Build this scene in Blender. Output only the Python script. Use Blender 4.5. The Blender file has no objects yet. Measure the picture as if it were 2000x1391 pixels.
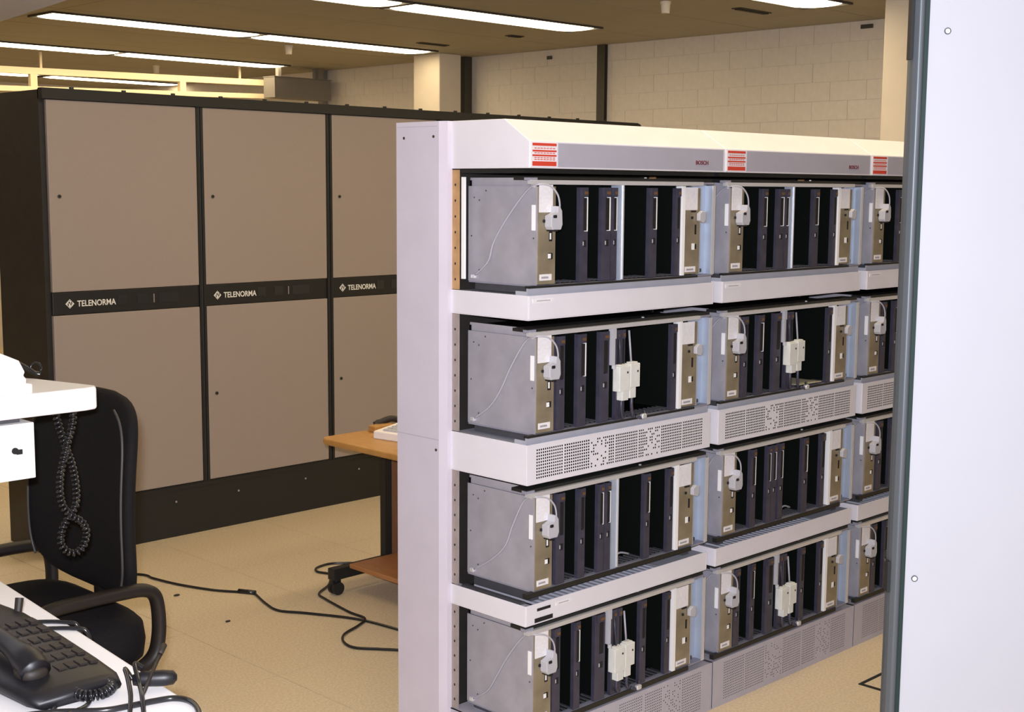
import bpy, math, random
from mathutils import Vector, Matrix
random.seed(7)
S = bpy.context.scene
COL = S.collection
PI = math.pi

# ------------------------------------------------------------------ camera
CAM = Vector((-2.43105, -2.37868, 1.6))
FW = Vector((0.70092282, 0.70229866, -0.12443385))
RT = Vector((0.70838673, -0.70579162, 0.0068142))
UP = Vector((0.08303876, 0.09292351, 0.99220451))
cd = bpy.data.cameras.new('camera')
cd.sensor_fit = 'HORIZONTAL'; cd.sensor_width = 36.0
cd.lens = 2617.174 / 2000 * 36.0
cd.clip_start = 0.05; cd.clip_end = 60
cam = bpy.data.objects.new('camera', cd); COL.objects.link(cam)
M = Matrix.Identity(4)
for i in range(3):
    M[i][0] = RT[i]; M[i][1] = UP[i]; M[i][2] = -FW[i]; M[i][3] = CAM[i]
cam.matrix_world = M
S.camera = cam

# ------------------------------------------------------------------ light
S.view_settings.view_transform = 'Standard'
S.view_settings.look = 'None'
S.view_settings.exposure = 0.0
S.view_settings.gamma = 1.0
S.view_settings.use_curve_mapping = False
W = bpy.data.worlds.new('world'); S.world = W; W.use_nodes = True
W.node_tree.nodes['Background'].inputs[0].default_value = (1.0, 0.86, 0.66, 1)
W.node_tree.nodes['Background'].inputs[1].default_value = 0.05
TUBE_POWER = 9.0
FLASH_POWER = 138.0
ld = bpy.data.lights.new('camera_flash', 'AREA')     # the camera's own flash gun
ld.shape = 'RECTANGLE'; ld.size = 0.05; ld.size_y = 0.03
ld.energy = FLASH_POWER; ld.color = (0.90, 0.90, 1.0)
fl = bpy.data.objects.new('camera_flash', ld); COL.objects.link(fl)
FM = M.copy(); fp = CAM + UP * 0.07 - RT * 0.03
for i in range(3): FM[i][3] = fp[i]
fl.matrix_world = FM

# ------------------------------------------------------------------ materials
MT = {}
def mat(name, col, rough=0.6, metal=0.0, noise=0.0, scale=30.0, bump=0.0, emit=None, estr=0.0, spec=0.5, col2=None, detail=4, stretch=None):
    m = bpy.data.materials.new(name); m.use_nodes = True
    nt = m.node_tree; b = nt.nodes['Principled BSDF']
    b.inputs['Base Color'].default_value = (*col, 1); b.inputs['Roughness'].default_value = rough
    b.inputs['Metallic'].default_value = metal; b.inputs['Specular IOR Level'].default_value = spec
    if noise or bump or col2:
        tc = nt.nodes.new('ShaderNodeTexCoord'); n = nt.nodes.new('ShaderNodeTexNoise')
        n.inputs['Scale'].default_value = scale; n.inputs['Detail'].default_value = detail
        src = tc.outputs['Object']
        if stretch:
            mp = nt.nodes.new('ShaderNodeMapping'); mp.inputs['Scale'].default_value = stretch
            nt.links.new(src, mp.inputs['Vector']); src = mp.outputs['Vector']
        nt.links.new(src, n.inputs['Vector'])
        if noise or col2:
            r = nt.nodes.new('ShaderNodeValToRGB')
            c2 = col2 or tuple(min(1, c * (1 + noise)) for c in col)
            c1 = col if col2 else tuple(c * (1 - noise) for c in col)
            r.color_ramp.elements[0].position = 0.3; r.color_ramp.elements[1].position = 0.7
            r.color_ramp.elements[0].color = (*c1, 1); r.color_ramp.elements[1].color = (*c2, 1)
            nt.links.new(n.outputs['Fac'], r.inputs['Fac']); nt.links.new(r.outputs['Color'], b.inputs['Base Color'])
        if bump:
            bp = nt.nodes.new('ShaderNodeBump'); bp.inputs['Strength'].default_value = bump; bp.inputs['Distance'].default_value = 0.004
            nt.links.new(n.outputs['Fac'], bp.inputs['Height']); nt.links.new(bp.outputs['Normal'], b.inputs['Normal'])
    if emit:
        b.inputs['Emission Color'].default_value = (*emit, 1); b.inputs['Emission Strength'].default_value = estr
    MT[name] = m
    return m
mat('rack_white', (0.75, 0.73, 0.78), 0.42, noise=0.03, scale=8)
mat('end_lilac', (0.62, 0.575, 0.655), 0.45, noise=0.03, scale=8)
mat('skirt_falloff', (0.46, 0.44, 0.50), 0.5, noise=0.04, scale=14)  # skirt tone, darkened to hold the light falloff near the floor
mat('panel_grey', (0.40, 0.39, 0.46), 0.5, noise=0.03, scale=14)
mat('rack_tray_top', (0.40, 0.41, 0.47), 0.5, noise=0.05, scale=20)
mat('zinc', (0.40, 0.39, 0.44), 0.50, metal=0.25, noise=0.12, scale=14, detail=6)
mat('zinc_side', (0.30, 0.30, 0.37), 0.50, metal=0.2, noise=0.10, scale=14, detail=6)
mat('channel', (0.44, 0.50, 0.60), 0.40, metal=0.25, noise=0.06, scale=20)
mat('tan_plate', (0.30, 0.255, 0.175), 0.45, metal=0.35, noise=0.18, scale=18)
mat('bright_metal', (0.75, 0.76, 0.80), 0.30, metal=0.5)
mat('rail_dark', (0.10, 0.10, 0.11), 0.45, metal=0.4, noise=0.1)
mat('black', (0.006, 0.006, 0.007), 0.7)
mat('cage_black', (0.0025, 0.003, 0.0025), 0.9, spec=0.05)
mat('card_bezel', (0.045, 0.043, 0.068), 0.40, noise=0.2, scale=30)
mat('board', (0.003, 0.0045, 0.0035), 0.7, spec=0.1)
mat('copper_spot', (0.20, 0.11, 0.05), 0.4, metal=0.4)
mat('paper', (0.80, 0.78, 0.80), 0.7, noise=0.06, scale=160)
mat('hood', (0.48, 0.48, 0.52), 0.5)
mat('plug_white', (0.70, 0.71, 0.67), 0.5, noise=0.05, scale=40)
mat('white_gloss', (0.90, 0.90, 0.90), 0.35)
mat('red', (0.62, 0.055, 0.03), 0.5)
mat('dark_red', (0.16, 0.015, 0.02), 0.5)
mat('print_grey', (0.35, 0.33, 0.36), 0.6)
mat('orange_strip', (0.46, 0.27, 0.12), 0.45, noise=0.15, scale=25)
mat('upright', (0.33, 0.28, 0.26), 0.5, noise=0.08, scale=30)
mat('cable_white', (0.40, 0.40, 0.45), 0.5)
mat('door_taupe', (0.325, 0.268, 0.232), 0.55, noise=0.05, scale=260, detail=2, bump=0.05)
mat('cab_dark', (0.026, 0.023, 0.021), 0.5, noise=0.12, scale=20)
mat('cab_black', (0.012, 0.013, 0.013), 0.5)
mat('cab_display', (0.028, 0.028, 0.028), 0.3)
mat('letter_white', (0.80, 0.78, 0.72), 0.5)
mat('floor_tile', (0.62, 0.50, 0.325), 0.42, col2=(0.80, 0.665, 0.465), scale=120, detail=6)
mat('joint', (0.22, 0.17, 0.11), 0.8)
mat('ceil', (0.345, 0.315, 0.235), 0.7, noise=0.03, scale=6)
mat('ceil_gap', (0.20, 0.16, 0.11), 0.8)
mat('wall', (0.66, 0.61, 0.53), 0.75, noise=0.03, scale=30, bump=0.15)
mat('mortar', (0.64, 0.59, 0.51), 0.85)
mat('plaster', (0.70, 0.63, 0.52), 0.75, noise=0.02, scale=10)
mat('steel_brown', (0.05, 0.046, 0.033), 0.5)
mat('panel_white', (0.42, 0.43, 0.475), 0.38, noise=0.012, scale=6)
mat('alu', (0.10, 0.115, 0.13), 0.45, metal=0.4)
mat('gasket', (0.006, 0.022, 0.021), 0.5)
mat('duct_grey', (0.42, 0.42, 0.44), 0.55, noise=0.03, scale=8)
mat('desk_white', (0.86, 0.85, 0.86), 0.45)
mat('chair_fabric', (0.008, 0.007, 0.008), 0.85, noise=0.25, scale=220, bump=0.15, spec=0.2)
mat('chair_plastic', (0.011, 0.008, 0.007), 0.5, noise=0.1, spec=0.35)
mat('piping', (0.05, 0.045, 0.045), 0.5)
mat('phone_black', (0.006, 0.006, 0.009), 0.45, noise=0.2, scale=60)
mat('phone_brown', (0.018, 0.013, 0.010), 0.6)
mat('cord', (0.014, 0.014, 0.016), 0.22)
mat('wood', (0.42, 0.21, 0.055), 0.45, col2=(0.50, 0.26, 0.075), scale=14, stretch=(6, 1, 1), detail=6)
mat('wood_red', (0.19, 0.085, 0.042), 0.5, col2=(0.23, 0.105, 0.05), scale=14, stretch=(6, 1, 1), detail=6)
mat('wood_shelf', (0.36, 0.15, 0.055), 0.45, col2=(0.43, 0.19, 0.07), scale=14, stretch=(6, 1, 1), detail=6)
mat('tray_cream', (0.85, 0.72, 0.48), 0.5)
mat('dull_grey', (0.22, 0.20, 0.175), 0.7)
mat('tube_emit', (0.9, 0.9, 0.9), 0.5, emit=(1.0, 0.80, 0.51), estr=TUBE_POWER)
mat('lamp_housing', (0.05, 0.045, 0.04), 0.5)
mat('yellow_paper', (0.62, 0.58, 0.40), 0.7)
mat('keyboard_white', (0.82, 0.78, 0.76), 0.5)

# ------------------------------------------------------------------ helpers
class MB:
    def __init__(s): s.v = []; s.f = []; s.m = []
    def add(s, vs, fs, mi=0):
        o = len(s.v); s.v += [tuple(v) for v in vs]
        s.f += [tuple(o + i for i in f) for f in fs]; s.m += [mi] * len(fs); return s
    def box(s, x0, x1, y0, y1, z0, z1, mi=0):
        v = [(x, y, z) for z in (z0, z1) for y in (y0, y1) for x in (x0, x1)]
        return s.add(v, [(0, 2, 3, 1), (4, 5, 7, 6), (0, 1, 5, 4), (2, 6, 7, 3), (0, 4, 6, 2), (1, 3, 7, 5)], mi)
    def prism(s, poly, axis, a, b, mi=0):
        # poly: list of 2D points in the plane normal to axis; extruded from a to b
        def P(p, t):
            return {'x': (t, p[0], p[1]), 'y': (p[0], t, p[1]), 'z': (p[0], p[1], t)}[axis]
        n = len(poly)
        v = [P(p, a) for p in poly] + [P(p, b) for p in poly]
        f = [tuple(range(n - 1, -1, -1)), tuple(range(n, 2 * n))] + [(i, (i + 1) % n, n + (i + 1) % n, n + i) for i in range(n)]
        return s.add(v, f, mi)
    def tube(s, pts, r, n=8, mi=0, sy=1.0, cap=True):
        pts = [Vector(p) for p in pts]; rings = []
        T = [(pts[min(i + 1, len(pts) - 1)] - pts[max(i - 1, 0)]).normalized() for i in range(len(pts))]
        up = Vector((0, 0, 1)) if abs(T[0].z) < 0.9 else Vector((1, 0, 0))
        a = T[0].cross(up).normalized()
        vs = []
        for i, p in enumerate(pts):
            a = (a - T[i] * a.dot(T[i])).normalized(); b = T[i].cross(a)
            rr = r[i] if isinstance(r, (list, tuple)) else r
            vs += [p + a * (rr * sy * math.cos(2 * PI * k / n)) + b * (rr * math.sin(2 * PI * k / n)) for k in range(n)]
        fs = [(i * n + k, i * n + (k + 1) % n, (i + 1) * n + (k + 1) % n, (i + 1) * n + k) for i in range(len(pts) - 1) for k in range(n)]
        if cap: fs += [tuple(range(n - 1, -1, -1)), tuple((len(pts) - 1) * n + k for k in range(n))]
        return s.add(vs, fs, mi)
    def cyl(s, c, axis, r, h, n=16, mi=0, r2=None):
        d = {'x': Vector((1, 0, 0)), 'y': Vector((0, 1, 0)), 'z': Vector((0, 0, 1))}[axis]
        c = Vector(c)
        return s.tube([c, c + d * h], [r, r2 if r2 is not None else r], n, mi)
    def sell(s, c, sx, sy, sz, e1=0.4, e2=0.4, nu=20, nv=10, mi=0):
        # superellipsoid with soft box-like corners
        def pw(t, e): return math.copysign(abs(t) ** e, t)
        vs = []
        for j in range(nv + 1):
            v = -PI / 2 + PI * j / nv
            for i in range(nu):
                u = 2 * PI * i / nu
                vs.append((c[0] + sx * pw(math.cos(v), e1) * pw(math.cos(u), e2), c[1] + sy * pw(math.cos(v), e1) * pw(math.sin(u), e2), c[2] + sz * pw(math.sin(v), e1)))
        fs = [(j * nu + i, j * nu + (i + 1) % nu, (j + 1) * nu + (i + 1) % nu, (j + 1) * nu + i) for j in range(nv) for i in range(nu)]
        return s.add(vs, fs, mi)
    def mesh(s, name, mats, off=(0, 0, 0), smooth=False):
        me = bpy.data.meshes.new(name)
        me.from_pydata([(v[0] - off[0], v[1] - off[1], v[2] - off[2]) for v in s.v], [], s.f)
        if not isinstance(mats, (list, tuple)): mats = [mats]
        for m in mats: me.materials.append(MT[m])
        for p, mi in zip(me.polygons, s.m):
            p.material_index = mi; p.use_smooth = smooth
        me.update(); return me

def wloc(o):
    v = Vector((0, 0, 0))
    while o: v += o.location; o = o.parent
    return v
def put(name, me, parent=None, loc=(0, 0, 0)):
    o = bpy.data.objects.new(name, me); COL.objects.link(o); o.parent = parent; o.location = loc
    return o
def part(name, mb, m, parent, smooth=False, bevel=0.0, seg=2, label=None):
    """mb holds coordinates in the root frame of the parent's thing (world minus its base)."""
    me = mb.mesh(name, m, smooth=smooth)
    o = put(name, me, parent)
    if bevel: bev(o, bevel, seg)
    if label: o['label'] = label
    return o
def bev(o, w, seg=2):
    b = o.modifiers.new('bevel', 'BEVEL'); b.width = w; b.segments = seg; b.limit_method = 'ANGLE'; b.angle_limit = math.radians(40)
def tag(o, label=None, cat=None, group=None, kind=None):
    if label: o['label'] = label
    if cat: o['category'] = cat
    if group: o['group'] = group
    if kind: o['kind'] = kind
    return o
def thing(name, label, cat, loc=(0, 0, 0), group=None, rz=0.0):
    o = bpy.data.objects.new(name, None); COL.objects.link(o); o.location = loc; o.rotation_euler = (0, 0, rz)
    o.empty_display_size = 0.05
    return tag(o, label, cat, group)
def solo(name, mb, m, label, cat, group=None, smooth=False, bevel=0.0, base=None):
    b = base or (0, 0, 0)
    o = put(name, mb.mesh(name, m, b, smooth), None, b)
    if bevel: bev(o, bevel)
    return tag(o, label, cat, group)
def struct(name, mb, m, label, smooth=False, bevel=0.0):
    o = put(name, mb.mesh(name, m, smooth=smooth)); o['kind'] = 'structure'; o['label'] = label
    if bevel: bev(o, bevel)
    return o
def smooth_path(pts, n=8):
    pts = [Vector(p) for p in pts]; out = []
    for i in range(len(pts) - 1):
        p0 = pts[max(i - 1, 0)]; p1 = pts[i]; p2 = pts[i + 1]; p3 = pts[min(i + 2, len(pts) - 1)]
        for k in range(n):
            t = k / n
            out.append(0.5 * ((2 * p1) + (p2 - p0) * t + (2 * p0 - 5 * p1 + 4 * p2 - p3) * t * t + (3 * p1 - p0 - 3 * p2 + p3) * t ** 3))
    out.append(pts[-1]); return out
def coil(path, R, pitch, per=10):
    path = smooth_path(path, 12); L = [0]
    for a, b in zip(path, path[1:]): L.append(L[-1] + (b - a).length)
    n = int(L[-1] / pitch * per); out = []; j = 0
    a = None
    for i in range(n + 1):
        s_ = L[-1] * i / n
        while j < len(L) - 2 and L[j + 1] < s_: j += 1
        t = (s_ - L[j]) / max(1e-9, L[j + 1] - L[j]); p = path[j].lerp(path[j + 1], t); T = (path[j + 1] - path[j]).normalized()
        if a is None: a = T.cross(Vector((0.3, 0.9, 0.2))).normalized()
        a = (a - T * a.dot(T)).normalized(); b = T.cross(a); w = 2 * PI * i / per
        out.append(p + a * R * math.cos(w) + b * R * math.sin(w))
    return out
def text_mesh(txt, size, depth=0.0012, width=None, bold=0.0):
    cu = bpy.data.curves.new('lettering', 'FONT'); cu.body = txt; cu.size = size; cu.extrude = depth / 2; cu.offset = bold
    cu.align_x = 'LEFT'; cu.resolution_u = 3
    o = bpy.data.objects.new('lettering', cu); COL.objects.link(o)
    bpy.context.view_layer.update()
    me = bpy.data.meshes.new_from_object(o.evaluated_get(bpy.context.evaluated_depsgraph_get()))
    bpy.data.objects.remove(o)
    x0 = min(v.co.x for v in me.vertices); x1 = max(v.co.x for v in me.vertices)
    k = (width / (x1 - x0)) if width else 1
    for v in me.vertices:       # stand the text up in the xz plane, facing -y
        x, y, z = v.co; v.co = ((x - x0) * k, -z, y)
    return me

# ------------------------------------------------------------------ room shell
X0, X1, Y0, Y1, ZC = -4.0, 4.7765, -4.0, 10.6, 2.598
fm = MB().box(X0, X1, Y0, Y1, -0.10, -0.010)
floor = struct('floor', fm, 'joint', 'beige speckled raised floor of large square tiles')
TS = 0.575; gx, gy = 0.03, 0.02
tile_me = MB().box(0.0013, TS - 0.0013, 0.0013, TS - 0.0013, -0.012, 0.0).mesh('tile', 'floor_tile')
rest = MB()
ix0 = math.floor((X0 - gx) / TS); ix1 = math.ceil((X1 - gx) / TS); iy0 = math.floor((Y0 - gy) / TS); iy1 = math.ceil((Y1 - gy) / TS)
for i in range(ix0, ix1):
    for j in range(iy0, iy1):
        x, y = gx + i * TS, gy + j * TS
        if -1.4 < x < 4.2 and -1.3 < y < 6.0 and x + TS <= X1:
            put('tile', tile_me, floor, (x, y, 0))
        else:
            a, b = max(x, X0) + .0013, min(x + TS, X1) - .0013; c, d = max(y, Y0) + .0013, min(y + TS, Y1) - .0013
            if b - a > .02 and d - c > .02: rest.box(a, b, c, d, -0.012, 0)
o = part('tile_field', rest, 'floor_tile', floor); o['kind'] = 'stuff'

ceil = struct('ceiling', MB().box(X0, X1, Y0, Y1, ZC + 0.012, ZC + 0.1), 'ceil_gap', 'beige panelled ceiling with long narrow joints')
PW, PL = 0.8, 1.5
pm = MB().box(0.002, PL - 0.002, 0.004, PW - 0.004, ZC, ZC + 0.016).mesh('panel', 'ceil')
rest = MB(); oy = 2.59 - 9 * PW; ox = 4.27 - 6 * PL
i = -1
while ox + i * PL < X1:
    j = 0
    while oy + j * PW < Y1:
        x, y = ox + i * PL, oy + j * PW
        if x >= X0 and x + PL <= X1 and y >= Y0 and y + PW <= Y1: put('panel', pm, ceil, (x, y, 0))
        else:
            a, b = max(x, X0) + .002, min(x + PL, X1) - .002; c, d = max(y, Y0) + .004, min(y + PW, Y1) - .004
            if b - a > .02 and d - c > .02: rest.box(a, b, c, d, ZC, ZC + 0.016)
        j += 1
    i += 1
o = part('edge_panels', rest, 'ceil', ceil); o['kind'] = 'stuff'

wb = struct('wall_back', MB().box(X1 + 0.003, X1 + 0.15, Y0, Y1, 0, ZC + 0.05), 'mortar', 'cream painted block wall at the far end')
BW, BH = 0.25, 0.115
bm_ = MB().box(0.0, 0.02, 0.0011, BW - 0.0011, 0.0011, BH - 0.0011).mesh('block', 'wall')
hm_ = MB().box(0.0, 0.02, 0.0022, BW / 2 - 0.0022, 0.0022, BH - 0.0022).mesh('block', 'wall')
rest = MB(); nrow = int(ZC / BH) + 1
for r in range(nrow):
    z = ZC - (r + 1) * BH; off = (r % 2) * BW / 2
    k = 0
    y = 1.25 + off - BW
    while y < 7.3:
        jx = X1 + random.uniform(-0.0012, 0.0012)
        if r < 8 and y > 1.2: put('block', bm_, wb, (jx, y, z))
        elif z > -0.1: rest.box(jx, jx + 0.02, y + .0022, y + BW - .0022, max(z, 0) + .0022, z + BH - .0022)
        y += BW
for ya, yb in ((Y0, 1.0), (7.5, Y1)): rest.box(X1, X1 + 0.02, ya, yb, 0.0, ZC)
o = part('lower_blocks', rest, 'wall', wb); o['kind'] = 'stuff'
struct('wall_left', MB().box(X0, X1, Y1, Y1 + 0.12, 0, ZC + 0.05), 'plaster', 'cream plastered wall behind the cabinet row')
struct('wall_front', MB().box(X0, X1, Y0 - 0.12, Y0, 0, ZC + 0.05), 'plaster', 'cream plastered wall behind the photographer')
struct('wall_side', MB().box(X0 - 0.12, X0, Y0, Y1, 0, ZC + 0.05), 'plaster', 'cream plastered wall on the near left side')
struct('trim_1', MB().box(4.38, 4.60, 5.235, 5.53, 0, ZC), 'plaster', 'square cream concrete column before the far wall', bevel=0.006)
struct('trim_2', MB().box(4.70, 4.775, 5.30, 5.375, 0, ZC), 'steel_brown', 'narrow dark strip painting the shaded gap between column and wall')  # dark strip stands in for the shadow between column and wall
m = MB().box(X1 - 0.008, X1 - 0.002, 3.915, 3.985, 0, ZC).box(X1 - 0.036, X1 - 0.030, 3.915, 3.985, 0, ZC).box(X1 - 0.030, X1 - 0.008, 3.946, 3.954, 0, ZC)
struct('trim_3', m, 'steel_brown', 'dark steel I-section post on the far wall')
struct('trim_4', MB().box(4.06, 4.45, 0.95, 1.362, 0, ZC), 'plaster', 'bright cream column at the right end of the far wall', bevel=0.006)
struct('trim_5', MB().box(X1 - 0.05, X1 - 0.01, 7.12, 7.20, 0, ZC), 'dull_grey', 'dark narrow post in the far left corner')

# white partition at the right, with its edge profile
A = Vector((-0.167, -1.162, 0)); D = Vector((0.70838673, -0.70579162, 0)).normalized(); N = Vector((-D.y, D.x, 0))  # N points away from camera
if N.dot(FW) < 0: N = -N
def obox(mb, u0, u1, n0, n1, z0, z1, mi=0):
    v = [A + D * u + N * n + Vector((0, 0, z)) for z in (z0, z1) for n in (n0, n1) for u in (u0, u1)]
    return mb.add(v, [(0, 2, 3, 1), (4, 5, 7, 6), (0, 1, 5, 4), (2, 6, 7, 3), (0, 4, 6, 2), (1, 3, 7, 5)], mi)
wr = struct('wall_right', obox(MB(), 0.0, 1.5, 0.0, 0.05, 0, ZC), 'panel_white', 'bright white metal partition panel in the right foreground')
for px, pz in ((0.035, 1.885), (0.020, 0.873)):
    c = A + D * px
    m = MB(); ang = [2 * PI * k / 14 for k in range(14)]
    ring = [[c + D * (r * math.cos(a)) - N * h + Vector((0, 0, pz + r * math.sin(a))) for a in ang] for r, h in ((0.0062, 0.0), (0.0062, 0.002), (0.0042, 0.002))]
    vs = ring[0] + ring[1] + ring[2]; fs = [(q * 14 + k, q * 14 + (k + 1) % 14, (q + 1) * 14 + (k + 1) % 14, (q + 1) * 14 + k) for q in range(2) for k in range(14)]
    m.add(vs, fs, 1); m.add(ring[2], [tuple(range(14))], 0)
    part('screw', m, ['white_gloss', 'alu'], wr)
prof = [(-0.0265, 0.028), (-0.0265, 0.012), (-0.024, 0.002), (-0.017, -0.006), (-0.010, -0.006), (-0.0045, -0.001), (-0.0045, 0.05), (-0.02, 0.05)]
m = MB(); v = [A + D * u + N * n + Vector((0, 0, z)) for z in (0, ZC) for u, n in prof]; n_ = len(prof)
m.add(v, [tuple(range(n_ - 1, -1, -1)), tuple(range(n_, 2 * n_))] + [(i, (i + 1) % n_, n_ + (i + 1) % n_, n_ + i) for i in range(n_)])
tp = struct('trim_6', m, 'alu', 'grey metal edge profile of the white partition', bevel=0.002)
part('gasket', obox(MB(), -0.0068, 0.0008, -0.0045, 0.03, 0, ZC), 'gasket', tp, label='dark green rubber seal strip')
for za, zb in ((1.835, 2.05), (0.845, 0.905)): part('hinge', obox(MB(), -0.031, -0.0262, 0.0, 0.02, za, zb), 'black', tp)

# grey duct crossing the upper left corner
dd = Vector((-0.107, -0.748, 0)).normalized(); P0 = Vector((-0.516, 1.848, 2.1)) - dd * 1.2
nn = Vector((-dd.y, dd.x, 0));  nn = nn if nn.x < 0 else -nn
m = MB(); sec = [(0, 0.03), (0.01, 0.008), (0.03, 0.0), (0.45, 0.0), (0.48, 0.03), (0.48, 0.35), (0.45, 0.38), (0.03, 0.38), (0.0, 0.35)]
v = [P0 + dd * t + nn * a + Vector((0, 0, b)) for t in (0, 4.6) for a, b in sec]; n_ = len(sec)
m.add(v, [tuple(range(n_ - 1, -1, -1)), tuple(range(n_, 2 * n_))] + [(i, (i + 1) % n_, n_ + (i + 1) % n_, n_ + i) for i in range(n_)])
hv = MB()
for t in (0.4, 2.2, 4.0):
    c = P0 + dd * t + nn * 0.24; hv.cyl((c.x, c.y, 2.47), 'z', 0.006, ZC - 2.47, 8)
du = thing('air_duct', 'smooth pale grey duct hanging under the ceiling, upper left corner', 'duct', (P0.x, P0.y, 2.1))
q = du.location
for mb, nm in ((m, 'casing'), (hv, 'hanger_rod')):
    mb.v = [(a[0] - q.x, a[1] - q.y, a[2] - q.z) for a in mb.v]; part(nm, mb, 'duct_grey', du)

# ------------------------------------------------------------------ ceiling lights
def fixture(x0, y, L, label, w=0.31):
    t = thing('ceiling_light', label, 'ceiling light', (x0, y, ZC), 'fluorescent ceiling lights')
    k = 0.012
    m = MB().box(0.004, L - 0.004, -w / 2, -w / 2 + k, -0.012, -0.001).box(0.004, L - 0.004, w / 2 - k, w / 2, -0.012, -0.001)
    m.box(0.004, 0.016, -w / 2 + k, w / 2 - k, -0.012, -0.001).box(L - 0.016, L - 0.004, -w / 2 + k, w / 2 - k, -0.012, -0.001)
    part('housing', m, 'lamp_housing', t)
    a = w / 2 - k - 0.001
    dm = MB(); vs = []
    for xx, kx in ((0.017, 0.25), (0.05, 0.72), (0.11, 1.0), (L - 0.11, 1.0), (L - 0.05, 0.72), (L - 0.017, 0.25)):
        vs += [(xx, yy * a * (0.35 + 0.65 * kx), -0.002 - zz * (0.4 + 0.6 * kx)) for yy, zz in ((-1, 0), (-1, 0.007), (-0.7, 0.013), (0, 0.016), (0.7, 0.013), (1, 0.007), (1, 0))]
    dm.add(vs, [(i * 7 + q, i * 7 + (q + 1) % 7, (i + 1) * 7 + (q + 1) % 7, (i + 1) * 7 + q) for i in range(5) for q in range(7)] + [tuple(range(6, -1, -1)), tuple(range(35, 42))])
    part('diffuser', dm, 'tube_emit', t, label='glowing white diffuser')
rows = [
 (5.27, (1.27, 2.76), 'second row from the cabinets', ((2.77, 1.5, 'long white ceiling light, right one of the second row above the cabinets'), (1.27, 1.5, 'long white ceiling light running out from behind the grey duct'))),
 (7.08, None, '', ((2.75, 1.5, 'long white ceiling light just above the cream cable frame, right one'), (1.25, 1.5, 'long white ceiling light at left picture edge above the cable frame'), (-0.25, 1.5, 'ceiling light beyond the left picture edge above the cable frame'))),
 (3.42, None, '', ((2.44, 1.55, 'large white ceiling light at the top, nearest above the rack row'), (0.90, 1.53, 'ceiling light cut by the top picture edge, left of the large one'), (-0.63, 1.52, 'ceiling light above the picture, third in the row over the rack'))),
 (1.70, None, '', ((2.55, 1.5, 'ceiling light tip at the top edge before the cream right column'), (1.05, 1.5, 'ceiling light above the picture, directly over the open racks'), (-0.45, 1.5, 'ceiling light above the picture, over the rack end panel'))),
 (9.55, None, '', ((3.37, 1.38, 'far ceiling light seen through the cream cable frame, right one'), (1.85, 1.45, 'far ceiling light seen through the cream cable frame, left one'))),
 (-0.1, None, '', ((2.55, 1.5, 'unseen ceiling light added to brighten the aisle before the racks, far one'), (1.05, 1.5, 'unseen ceiling light added to brighten the aisle before the racks, middle one'), (-0.45, 1.5, 'unseen ceiling light added to brighten the aisle before the racks, near one'))),  # row out of view, added to brighten the racks and the floor
]
for y, _, _, fx in rows:
    for x0, L, lab in fx: fixture(x0, y, L, lab)
for x, y, lab in ((3.321, 5.66, 'small white smoke detector beside the second row of lights'), (3.528, 7.835, 'small white smoke detector above the cable frame'), (3.347, 2.263, 'small white smoke detector at the top picture edge')):
    m = MB().cyl((0, 0, 0), 'z', 0.030, -0.012, 18).cyl((0, 0, -0.012), 'z', 0.026, -0.05, 18, r2=0.022)
    t = thing('smoke_detector', lab, 'smoke detector', (x, y, ZC), 'ceiling smoke detectors'); part('body', m, 'plaster', t)
for x, y, L, lab in ((3.80, 4.80, 0.26, 'dark ceiling slot at the tip of the second light row'), (3.80, 2.13, 0.30, 'dark ceiling slot near the top edge above the block wall'), (3.90, 4.02, 0.12, 'short dark ceiling slot above the square column')):
    m = MB().box(0, L, -0.03, 0.03, -0.006, -0.0005).box(0.012, L - 0.012, -0.018, 0.018, -0.010, -0.006, 1)
    t = thing('ceiling_slot', lab, 'air slot', (x, y, ZC), 'dark slots in the ceiling'); part('grille', m, ['steel_brown', 'black'], t)
for y, z, w, lab in ((4.484, 2.542, 0.035, 'small dark mark high on the wall left of the steel post'), (1.905, 2.563, 0.06, 'small dark slot high on the wall by the bright column')):
    solo('wall_socket', MB().box(X1 - 0.012, X1 - 0.001, y - w, y + w / 3, z - 0.012, z + 0.012), 'steel_brown', lab, 'wall fitting', bevel=0.002, base=(X1, y, z))

# ------------------------------------------------------------------ tall cabinet row
XC, WC, YC, ZD, ZT = 0.166, 0.7257, 2.957, 1.9528, 1.9938
BT, BB, DB = 1.1486, 1.0531, 0.2382
logo = MB()
a_ = 0.020
logo.prism([(0, -a_), (a_, 0), (0, a_), (-a_, 0)], 'y', -0.0022, -0.0005)
lm = MB()
for pts in ([(-0.010, -0.0085), (-0.006, -0.0105), (-0.006, 0.0045), (-0.010, 0.001)], [(-0.006, 0.0045), (-0.001, 0.002), (0.006, -0.010), (0.006, -0.0045), (-0.001, 0.009), (-0.006, 0.010)],
            [(0.006, -0.0045), (0.010, -0.001), (0.010, 0.0085), (0.006, 0.0105)], [(-0.0015, 0.0125), (0.0015, 0.0125), (0.0015, 0.0165), (-0.0015, 0.0165)], [(-0.0015, -0.0165), (0.0015, -0.0165), (0.0015, -0.0125), (-0.0015, -0.0125)]):
    lm.prism(pts, 'y', -0.0032, -0.0020, 0)
tele = text_mesh('TELENORMA', 0.036, 0.0014, width=0.180, bold=0.0006); tele.materials.append(MT['letter_white'])
ords = ('leftmost', 'second', 'third', 'fourth', 'last and farthest')
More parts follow.
